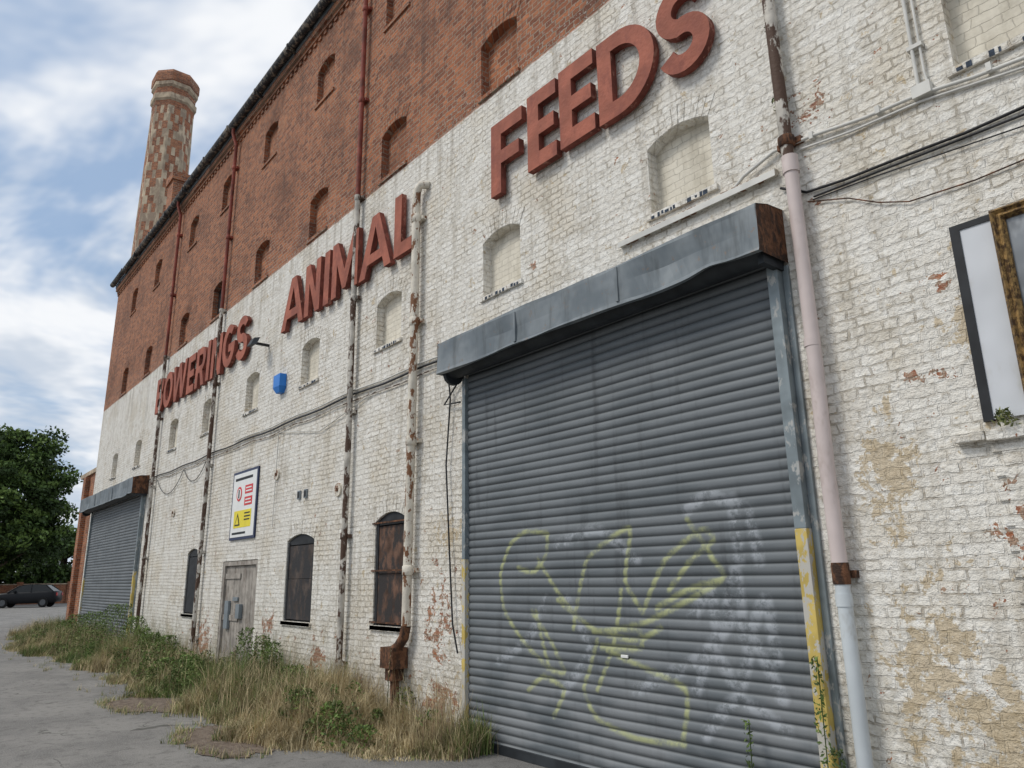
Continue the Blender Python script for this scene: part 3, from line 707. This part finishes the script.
# ------------------------------------------------------------ weeds
def leafmat(name,col,v=.35):
    k=NT(name); p=k.pos()
    c=k.mix(k.ramp(k.noise(p,5,1),.3,.7),tuple(x*(1-v) for x in col),tuple(x*(1+v) for x in col))
    return k.fin(c,.6,0,.25)
GM=[leafmat('grass_dark',(0.07,0.105,0.03)),leafmat('grass_green',(0.13,0.195,0.05)),leafmat('grass_olive',(0.21,0.225,0.085)),leafmat('grass_straw',(0.50,0.41,0.24)),leafmat('grass_brown',(0.24,0.17,0.10))]
def np_mesh(name,V,nq,mi,mats,parent=None):
    me=bpy.data.meshes.new(name); nv=len(V); me.vertices.add(nv); me.vertices.foreach_set('co',V.astype(np.float32).ravel())
    F=nq; me.loops.add(F.size); me.loops.foreach_set('vertex_index',F.astype(np.int32).ravel())
    me.polygons.add(len(F)); me.polygons.foreach_set('loop_start',np.arange(0,F.size,4,dtype=np.int32))
    try: me.polygons.foreach_set('loop_total',np.full(len(F),4,np.int32))
    except Exception: pass
    for m in mats: me.materials.append(m)
    me.polygons.foreach_set('material_index',mi.astype(np.int32)); me.update(calc_edges=True); me.validate()
    o=bpy.data.objects.new(name,me); COL.objects.link(o)
    if parent: o.parent=parent
    return o
def ylim(x): return np.where(x>-7.0,-.10,-.012)
def blades(root,h,lean,az,w,mi,name,parent=None):
    n=len(root); t=np.array([0,.35,.7,1.0]); P=[]
    dx=np.cos(az);dy=np.sin(az)
    px=-np.sin(az+rng.uniform(-1,1,n));py=np.cos(az+rng.uniform(-1,1,n))
    for k in range(4):
        c=root+np.stack([dx*lean*h*t[k]**2,dy*lean*h*t[k]**2,h*t[k]*(1-.35*lean*t[k])],-1)
        c[:,1]=np.minimum(c[:,1],ylim(c[:,0]))
        ww=w*(1-t[k]*.9)/2; off=np.stack([px*ww,py*ww,np.zeros(n)],-1)
        P+= [c-off,c+off]
    V=np.stack(P,1).reshape(-1,3); base=np.arange(n)[:,None]*8
    Q=np.stack([base+np.array([[0,1,3,2]]),base+np.array([[2,3,5,4]]),base+np.array([[4,5,7,6]])],1).reshape(-1,4)
    return np_mesh(name,V,Q,np.repeat(mi,3),GM,parent)
def vn(x,y,s,seed=0):
    return np.sin(x*s+seed)*np.cos(y*s*1.3+seed*2)+.6*np.sin(x*s*2.3+y*s*1.7+seed)+.4*np.sin(x*s*5.1-y*s*3)
WE=empty('weeds')
NC=9300
cxs=rng.uniform(-32,-6.95,NC); cxs[:2300]=rng.uniform(-10.2,-6.45,2300)
u=rng.uniform(0,1.12,NC)**.9; cys=-.04-u*(edge(cxs)+.15*np.sin(cxs*2.7)+.1*np.sin(cxs*6.1))
keep=(vn(cxs,cys,1.3,1.0)+rng.normal(0,.6,NC))>-.8
cxs,cys,u=cxs[keep],cys[keep],u[keep]
hc=np.clip(.23+.18*vn(cxs,cys,.9,2)+.16*(1-u)+rng.normal(0,.09,len(cxs)),.05,.85)
hc*=np.where(u>.85,.6,1)*np.where(cxs>-7.2,.75,1)
per=18
N=len(cxs)*per; ci=np.repeat(np.arange(len(cxs)),per)
rx_=cxs[ci]+rng.normal(0,.06,N)
root=np.stack([rx_,np.minimum(cys[ci]+rng.normal(0,.05,N),ylim(rx_)-.01),np.zeros(N)],-1)
h=hc[ci]*rng.uniform(.5,1.4,N); typ=vn(cxs,cys,.8,5)*.9+.9*(u-.5)+np.where(cxs>-9.8,.75,-.1)+rng.normal(0,.5,len(cxs))
mi=np.where(typ[ci]+rng.normal(0,.35,N)>.45,3,np.where(typ[ci]>-.05,2,np.where(rng.random(N)<.7,1,0)))
mi=np.where(rng.random(N)<.08,4,mi)
blades(root,h,rng.uniform(.1,.9,N),rng.uniform(0,6.28,N),rng.uniform(.006,.013,N),mi,'grass_blades',WE)
N=8500; xs=np.concatenate([rng.uniform(-11,-6.7,N//2),rng.uniform(-30,-11,N//2)]); ys=-.11-rng.random(N)**1.3*edge(xs)*.9
root=np.stack([xs,ys,np.zeros(N)],-1)
keep=vn(xs,ys,1.1,7)+rng.normal(0,.6,N)>0; root=root[keep]; n=len(root)
blades(root,rng.uniform(.35,.9,n),rng.uniform(.05,.7,n),rng.uniform(0,6.28,n),rng.uniform(.004,.009,n),np.where(rng.random(n)<.75,3,4),'dry_stalks',WE)
T=[]
for (a,c,rx,ry) in PATCH:
    for i in range(80):
        t=random.uniform(0,6.28); T.append((a+rx*1.05*math.cos(t)+random.gauss(0,.06),c+ry*1.1*math.sin(t)+random.gauss(0,.05)))
for i in range(110): T.append((random.uniform(-24,-8),0)); 
T=[(x,y if y else -float(edge(x))-random.random()**2*.9) for x,y in T]
T=np.array(T); per=12; N=len(T)*per; ci=np.repeat(np.arange(len(T)),per)
root=np.stack([T[ci,0]+rng.normal(0,.03,N),T[ci,1]+rng.normal(0,.03,N),np.zeros(N)],-1)
blades(root,rng.uniform(.03,.13,N),rng.uniform(.2,1,N),rng.uniform(0,6.28,N),rng.uniform(.004,.009,N),rng.choice([1,2,3,3],N),'edge_tufts',WE)
def leaves(centers,radii,heights,npl,size,mis,name,parent=None,mats=None):
    V=[];MI=[]
    for (c,r,hh,n,m) in zip(centers,radii,heights,npl,mis):
        n=int(n); th=rng.uniform(0,6.28,n); zz=rng.random(n)**.8; rr=r*np.sqrt(rng.random(n))*(1.05-.75*zz)+.01
        P=np.stack([c[0]+rr*np.cos(th),np.minimum(c[1]+rr*np.sin(th),-.03),c[2]+.02+zz*hh],-1)
        P+=np.stack([.15*r*np.sin(P[:,2]*14+c[0]*9),np.zeros(n),np.zeros(n)],-1)
        a=rng.normal(size=(n,3)); a/=np.linalg.norm(a,axis=1)[:,None]; bb=rng.normal(size=(n,3)); bb=np.cross(a,bb); bb/=np.linalg.norm(bb,axis=1)[:,None]
        s=size*rng.uniform(.6,1.5,n)[:,None]
        V.append(np.stack([P-a*s,P-bb*s*.4,P+a*s,P+bb*s*.4],1).reshape(-1,3)); MI.append(np.where(rng.random(n)<.3,0,m))
    V=np.concatenate(V); n=len(V)//4; Q=np.arange(4*n).reshape(-1,4)
    return np_mesh(name,V,Q,np.concatenate(MI),mats or GM,parent)
cs=[];rs=[];hs=[];ns=[];ms=[]
def plant(x,y,r,h,n,m): cs.append((x,y,0));rs.append(r);hs.append(h);ns.append(n);ms.append(m)
for i in range(210):
    x=random.uniform(-31,-7.4); y=-random.uniform(.08,.95)*float(edge(x)); plant(x,y,random.uniform(.10,.3),random.uniform(.15,.5),random.randint(100,260),random.choice([1,1,2,1]))
for (x,y,r,h) in ((-20.5,-.6,.8,1.2),(-19.2,-.5,.55,.95),(-21.8,-.8,.7,1.0),(-23.5,-.9,.7,.9),(-25,-.9,.6,.7),(-12.6,-.35,.3,.95),(-12.0,-.3,.3,.85),(-11.4,-.4,.35,.8),(-9.3,-.9,.35,.42),(-8.7,-1.1,.4,.45),(-8.2,-.95,.3,.36),(-10.4,-.5,.4,.55),(-15.8,-.7,.5,.7),(-17,-.7,.5,.7),(-13.6,-.9,.45,.5),(-18,-.6,.4,.75),(-14.6,-1.0,.4,.4),(-10.8,-1.0,.4,.4)):
    plant(x,y,r,h,1000*r/.4,1)
leaves(cs,rs,hs,ns,.022,ms,'leafy_weeds',WE)
b=MB()
dk=simple('dock_spike',(0.07,0.045,0.03),.9,var=.4,scale=20)
for i in range(24):
    x=random.choice([random.uniform(-13,-11),random.uniform(-13,-11),random.uniform(-24,-8)]); y=-random.uniform(.1,.6); hh=random.uniform(.6,1.1); lx=random.uniform(-.15,.15)
    b.tube([(x,y,0),(x+lx*.5,y,hh*.6),(x+lx,y,hh)],[.005,.004,.002],GM[0] if i%2 else dk,5)
    for j in range(26):
        t=random.uniform(.55,1); zz=hh*t; xx=x+lx*(.5+.5*(t-.6)/.4); s=random.uniform(.008,.018)*(1.3-t*.6); a=random.uniform(0,6.28)
        xx+=math.cos(a)*.012; yy=y+math.sin(a)*.012
        b.add([(xx-s,yy,zz),(xx,yy-s*.6,zz-s),(xx+s,yy,zz),(xx,yy+s*.6,zz+s)],[(0,1,2,3)],dk if random.random()<.7 else GM[4])
b.obj('dock_spikes',WE)
WS=empty('wall_plants'); cs=[];rs=[];hs=[];ns=[];ms=[]
def plantz(x,y,z,r,h,n,m): cs.append((x,y,z));rs.append(r);hs.append(h);ns.append(n);ms.append(m)
plantz(-2.78,-.16,0,.05,1.15,200,1); plantz(-2.70,-.16,0,.07,.6,180,0); plantz(-3.35,-.16,0,.04,.68,110,1); plantz(-3.0,-.12,0,.06,.4,80,0)
plantz(-1.46,-.08,2.49,.06,.10,120,2); plantz(-1.2,-.1,2.50,.05,.08,80,2); plantz(-2.62,-.05,5.25,.06,.2,80,2); plantz(-2.6,-.05,6.0,.05,.12,50,0)
leaves(cs,rs,hs,ns,.016,ms,'leaves',WS)
b=MB()
for x,h in ((-2.78,1.15),(-3.35,.7),(-2.7,.55)): b.tube([(x,-.16,0),(x+.01,-.15,h)],.004,GM[0],5)
b.obj('stems',WS)

# ------------------------------------------------------------ trees, hedge, wall, car
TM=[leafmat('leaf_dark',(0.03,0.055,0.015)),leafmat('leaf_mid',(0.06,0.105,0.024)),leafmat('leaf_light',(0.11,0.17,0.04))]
bark=simple('bark',(0.09,0.07,0.05),.9,var=.3,scale=4,bump=.02)
def tree(x,y,h,r,seed,nc=200):
    rg=np.random.default_rng(seed); rd=random.Random(seed); E=empty('tree'); b=MB(); th=h*.3
    b.tube([(x,y,-.1),(x,y,th),(x+.3,y,h*.55),(x+.2,y+.2,h*.85)],[.5,.38,.25,.06],bark,10)
    for i in range(9):
        a=rd.uniform(0,6.28); z0=h*rd.uniform(.15,.6); L=r*rd.uniform(.6,.9)
        b.tube([(x+.1,y,z0),(x+math.cos(a)*L*.5,y+math.sin(a)*L*.5,z0+h*.1),(x+math.cos(a)*L,y+math.sin(a)*L,z0+h*.2)],[.18,.11,.03],bark,7)
    b.obj('trunk_and_limbs',E)
    V=[];MI=[]
    for i in range(nc):
        d=rg.normal(size=3); d/=np.linalg.norm(d); rr=rg.uniform(.25,1.0)**.5
        c=np.array([x,y,h*.52])+d*np.array([r,r,h*.44])*rr*(1+.06*math.sin(d[1]*7+seed)+.06*math.sin(d[2]*9))
        cr=rg.uniform(.8,1.6); n=int(170*cr)
        q=rg.normal(size=(n,3)); q/=np.linalg.norm(q,axis=1)[:,None]; q*=(rg.random(n)**.4)[:,None]*cr*np.array([1,1,.7])
        P=c+q; a=rg.normal(size=(n,3)); a/=np.linalg.norm(a,axis=1)[:,None]; bb=np.cross(a,rg.normal(size=(n,3))); bb/=np.linalg.norm(bb,axis=1)[:,None]
        s=rg.uniform(.12,.24,n)[:,None]
        V.append(np.stack([P-a*s,P-bb*s*.6,P+a*s,P+bb*s*.6],1).reshape(-1,3))
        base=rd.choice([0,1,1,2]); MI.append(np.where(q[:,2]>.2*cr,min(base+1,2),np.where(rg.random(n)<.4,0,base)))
    V=np.concatenate(V); n=len(V)//4
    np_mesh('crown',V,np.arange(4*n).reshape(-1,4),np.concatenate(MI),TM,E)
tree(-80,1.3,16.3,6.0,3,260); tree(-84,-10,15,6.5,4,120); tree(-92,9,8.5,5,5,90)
n=16000; P=np.stack([rng.uniform(-84.6,-83,n),rng.uniform(-45,12,n),rng.random(n)**.7*3.2],-1); P[:,2]*=1+.15*np.sin(P[:,1]*1.1)
a=rng.normal(size=(n,3));a/=np.linalg.norm(a,axis=1)[:,None];bb=np.cross(a,rng.normal(size=(n,3)));bb/=np.linalg.norm(bb,axis=1)[:,None];s=.2
V=np.stack([P-a*s,P-bb*s,P+a*s,P+bb*s],1).reshape(-1,3); np_mesh('hedge',V,np.arange(4*n).reshape(-1,4),rng.integers(0,2,n),TM)
b=MB(); b.box(-82.3,-82,-45,14,0,1.7,M['red']); b.box(-82.38,-81.92,-45,14,1.7,1.8,M['stone'])
for i in range(15): b.box(-82.45,-81.85,-44+i*4,-43.5+i*4,0,1.95,M['red'])
b.obj('boundary_wall')
CE=empty('parked_car'); b=MB()
paint=simple('car_paint_black',(0.006,0.007,0.009),.4,.0,var=.1,spec=.25); glass=simple('car_glass',(0.01,0.013,0.015),.2,var=.1,spec=.3); tyre=simple('tyre',(0.012,0.012,0.012),.9); chrome=simple('wheel_alloy',(0.10,0.105,0.11),.5,.5,var=.1)
lampr=simple('lamp_red',(0.35,0.01,0.01),.3)
S=[(-2.2,.45,.72,.62),(-2.1,.32,.86,.82),(-1.6,.28,.95,.88),(-.8,.26,1.0,.90),(.4,.26,1.02,.90),(1.5,.28,1.05,.89),(2.05,.32,1.05,.84),(2.2,.42,.95,.70)]
vs=[];fs=[]
for x,zl,zb,w in S: vs+=[(x,-w*.92,zl),(x,-w,zl+.22),(x,-w,zb-.12),(x,-w*.93,zb),(x,w*.93,zb),(x,w,zb-.12),(x,w,zl+.22),(x,w*.92,zl)]
for i in range(len(S)-1):
    for j in range(8): fs.append((i*8+j,i*8+(j+1)%8,(i+1)*8+(j+1)%8,(i+1)*8+j))
fs+=[tuple(range(8))[::-1],tuple(range(len(vs)-8,len(vs)))]
b.add(vs,fs,paint,True)
g0=[(-1.15,.98),(-.4,1.42),(.3,1.50),(1.35,1.46),(2.0,1.03)]
vs=[]
for (x,zt) in g0:
    w=.83 if zt<1.1 else .66; vs+=[(x,-.84,1.0),(x,-w,zt),(x,w,zt),(x,.84,1.0)]
fs=[]
for i in range(4):
    for j in range(3): fs.append((i*4+j,i*4+j+1,(i+1)*4+j+1,(i+1)*4+j))
b.add(vs,fs,glass); b.add([(-.42,-.67,1.43),(.3,-.67,1.515),(1.37,-.67,1.475),(1.37,.67,1.475),(.3,.67,1.515),(-.42,.67,1.43)],[(0,1,4,5),(1,2,3,4)],paint)
for sg in (-1,1):
    for (xa,za,xb,zb2) in ((-1.2,.98,-.42,1.44),(.42,1.0,.38,1.51),(2.02,1.0,1.36,1.47)):
        b.tube([(xa,sg*.85,za),(xb,sg*.67,zb2)],.035,paint,6)
    b.box(-.75,-.6,sg*.9-.09,sg*.9+.09,1.0,1.12,paint)
    for x in (-1.4,1.35):
        b.tube([(x,sg*.72,.33),(x,sg*.93,.33)],.33,tyre,22); b.tube([(x,sg*.93,.33),(x,sg*.945,.33)],.2,chrome,16)
    b.box(2.12,2.22,sg*.62-.12,sg*.62+.12,.75,.95,lampr)
    b.box(-2.2,-2.08,sg*.58-.14,sg*.58+.14,.6,.74,chrome)
b.obj('body',CE); CE.location=(-70.5,3.6,0); CE.rotation_euler=(0,0,math.radians(65)); CE.scale=(1,1,1.15)

# ------------------------------------------------------------ world & sun
w=bpy.data.worlds.new('World'); sc.world=w; w.use_nodes=True; t=w.node_tree; t.nodes.clear()
out=t.nodes.new('ShaderNodeOutputWorld'); bg=t.nodes.new('ShaderNodeBackground'); t.links.new(bg.outputs[0],out.inputs[0]); bg.inputs[1].default_value=.1
sky=t.nodes.new('ShaderNodeTexSky'); sky.sky_type='NISHITA'; sky.sun_disc=False; sky.sun_elevation=math.radians(48); sky.sun_rotation=math.radians(205); sky.air_density=1.2; sky.dust_density=1.0
tc=t.nodes.new('ShaderNodeTexCoord'); se=t.nodes.new('ShaderNodeSeparateXYZ'); t.links.new(tc.outputs['Generated'],se.inputs[0])
def wm(op,a,b_):
    n=t.nodes.new('ShaderNodeMath'); n.operation=op
    for i,v in enumerate((a,b_)):
        if isinstance(v,(int,float)): n.inputs[i].default_value=v
        else: t.links.new(v,n.inputs[i])
    return n.outputs[0]
zz=wm('ADD',wm('MAXIMUM',se.outputs[2],0.0),.22)
cb=t.nodes.new('ShaderNodeCombineXYZ'); t.links.new(wm('DIVIDE',se.outputs[0],zz),cb.inputs[0]); t.links.new(wm('DIVIDE',se.outputs[1],zz),cb.inputs[1]); cb.inputs[2].default_value=3.7
def wn(scale,det,rough,dist=0):
    n=t.nodes.new('ShaderNodeTexNoise'); t.links.new(cb.outputs[0],n.inputs['Vector']); n.inputs['Scale'].default_value=scale; n.inputs['Detail'].default_value=det; n.inputs['Roughness'].default_value=rough; n.inputs['Distortion'].default_value=dist; return n.outputs[0]
def wr(f,lo,hi,a=0.,b_=1.):
    n=t.nodes.new('ShaderNodeMapRange'); n.interpolation_type='SMOOTHSTEP'; t.links.new(f,n.inputs[0])
    for i,v in enumerate((lo,hi,a,b_)): n.inputs[i+1].default_value=v
    return n.outputs[0]
def wx(f,a,b_):
    n=t.nodes.new('ShaderNodeMix'); n.data_type='RGBA'
    t.links.new(f,n.inputs[0]) if not isinstance(f,float) else setattr(n.inputs[0],'default_value',f)
    for i,v in ((6,a),(7,b_)):
        if isinstance(v,tuple): n.inputs[i].default_value=(*v,1)
        else: t.links.new(v,n.inputs[i])
    return n.outputs[2]
blue=wx(0.6,sky.outputs[0],(2.6,4.4,7.2))
cloud=wx(wr(wn(2.3,4,.6),.38,.60),(6.0,6.7,7.7),(9.3,9.5,9.8))
cov=wr(wn(1.5,5,.6,.4),.35,.54,.15,1)
t.links.new(wx(cov,blue,cloud),bg.inputs[0])
sd=bpy.data.lights.new('sun','SUN'); sd.energy=1.75; sd.angle=math.radians(18); sd.color=(1,.95,.87)
so=bpy.data.objects.new('sun',sd); COL.objects.link(so)
az=math.radians(205); el=math.radians(48); dirv=Vector((math.sin(az)*math.cos(el),math.cos(az)*math.cos(el),math.sin(el)))
so.rotation_euler=dirv.to_track_quat('Z','Y').to_euler(); so.location=(0,-20,30)

# ------------------------------------------------------------ camera
cd=bpy.data.cameras.new('camera'); cam=bpy.data.objects.new('camera',cd); COL.objects.link(cam)
cd.sensor_width=36; cd.lens=26.02; cd.clip_end=2000; cd.clip_start=.05
Xc=Vector((0.6309,0.2053,0.7482)).normalized(); Zc=Vector((-0.01535,0.96749,-0.25245)); Zc=(Zc-Xc*Zc.dot(Xc)).normalized(); Yc=Zc.cross(Xc)
R=Matrix((Xc,Yc,Zc)).to_4x4(); R.translation=Vector((0,-5,1.7)); cam.matrix_world=R
sc.camera=cam
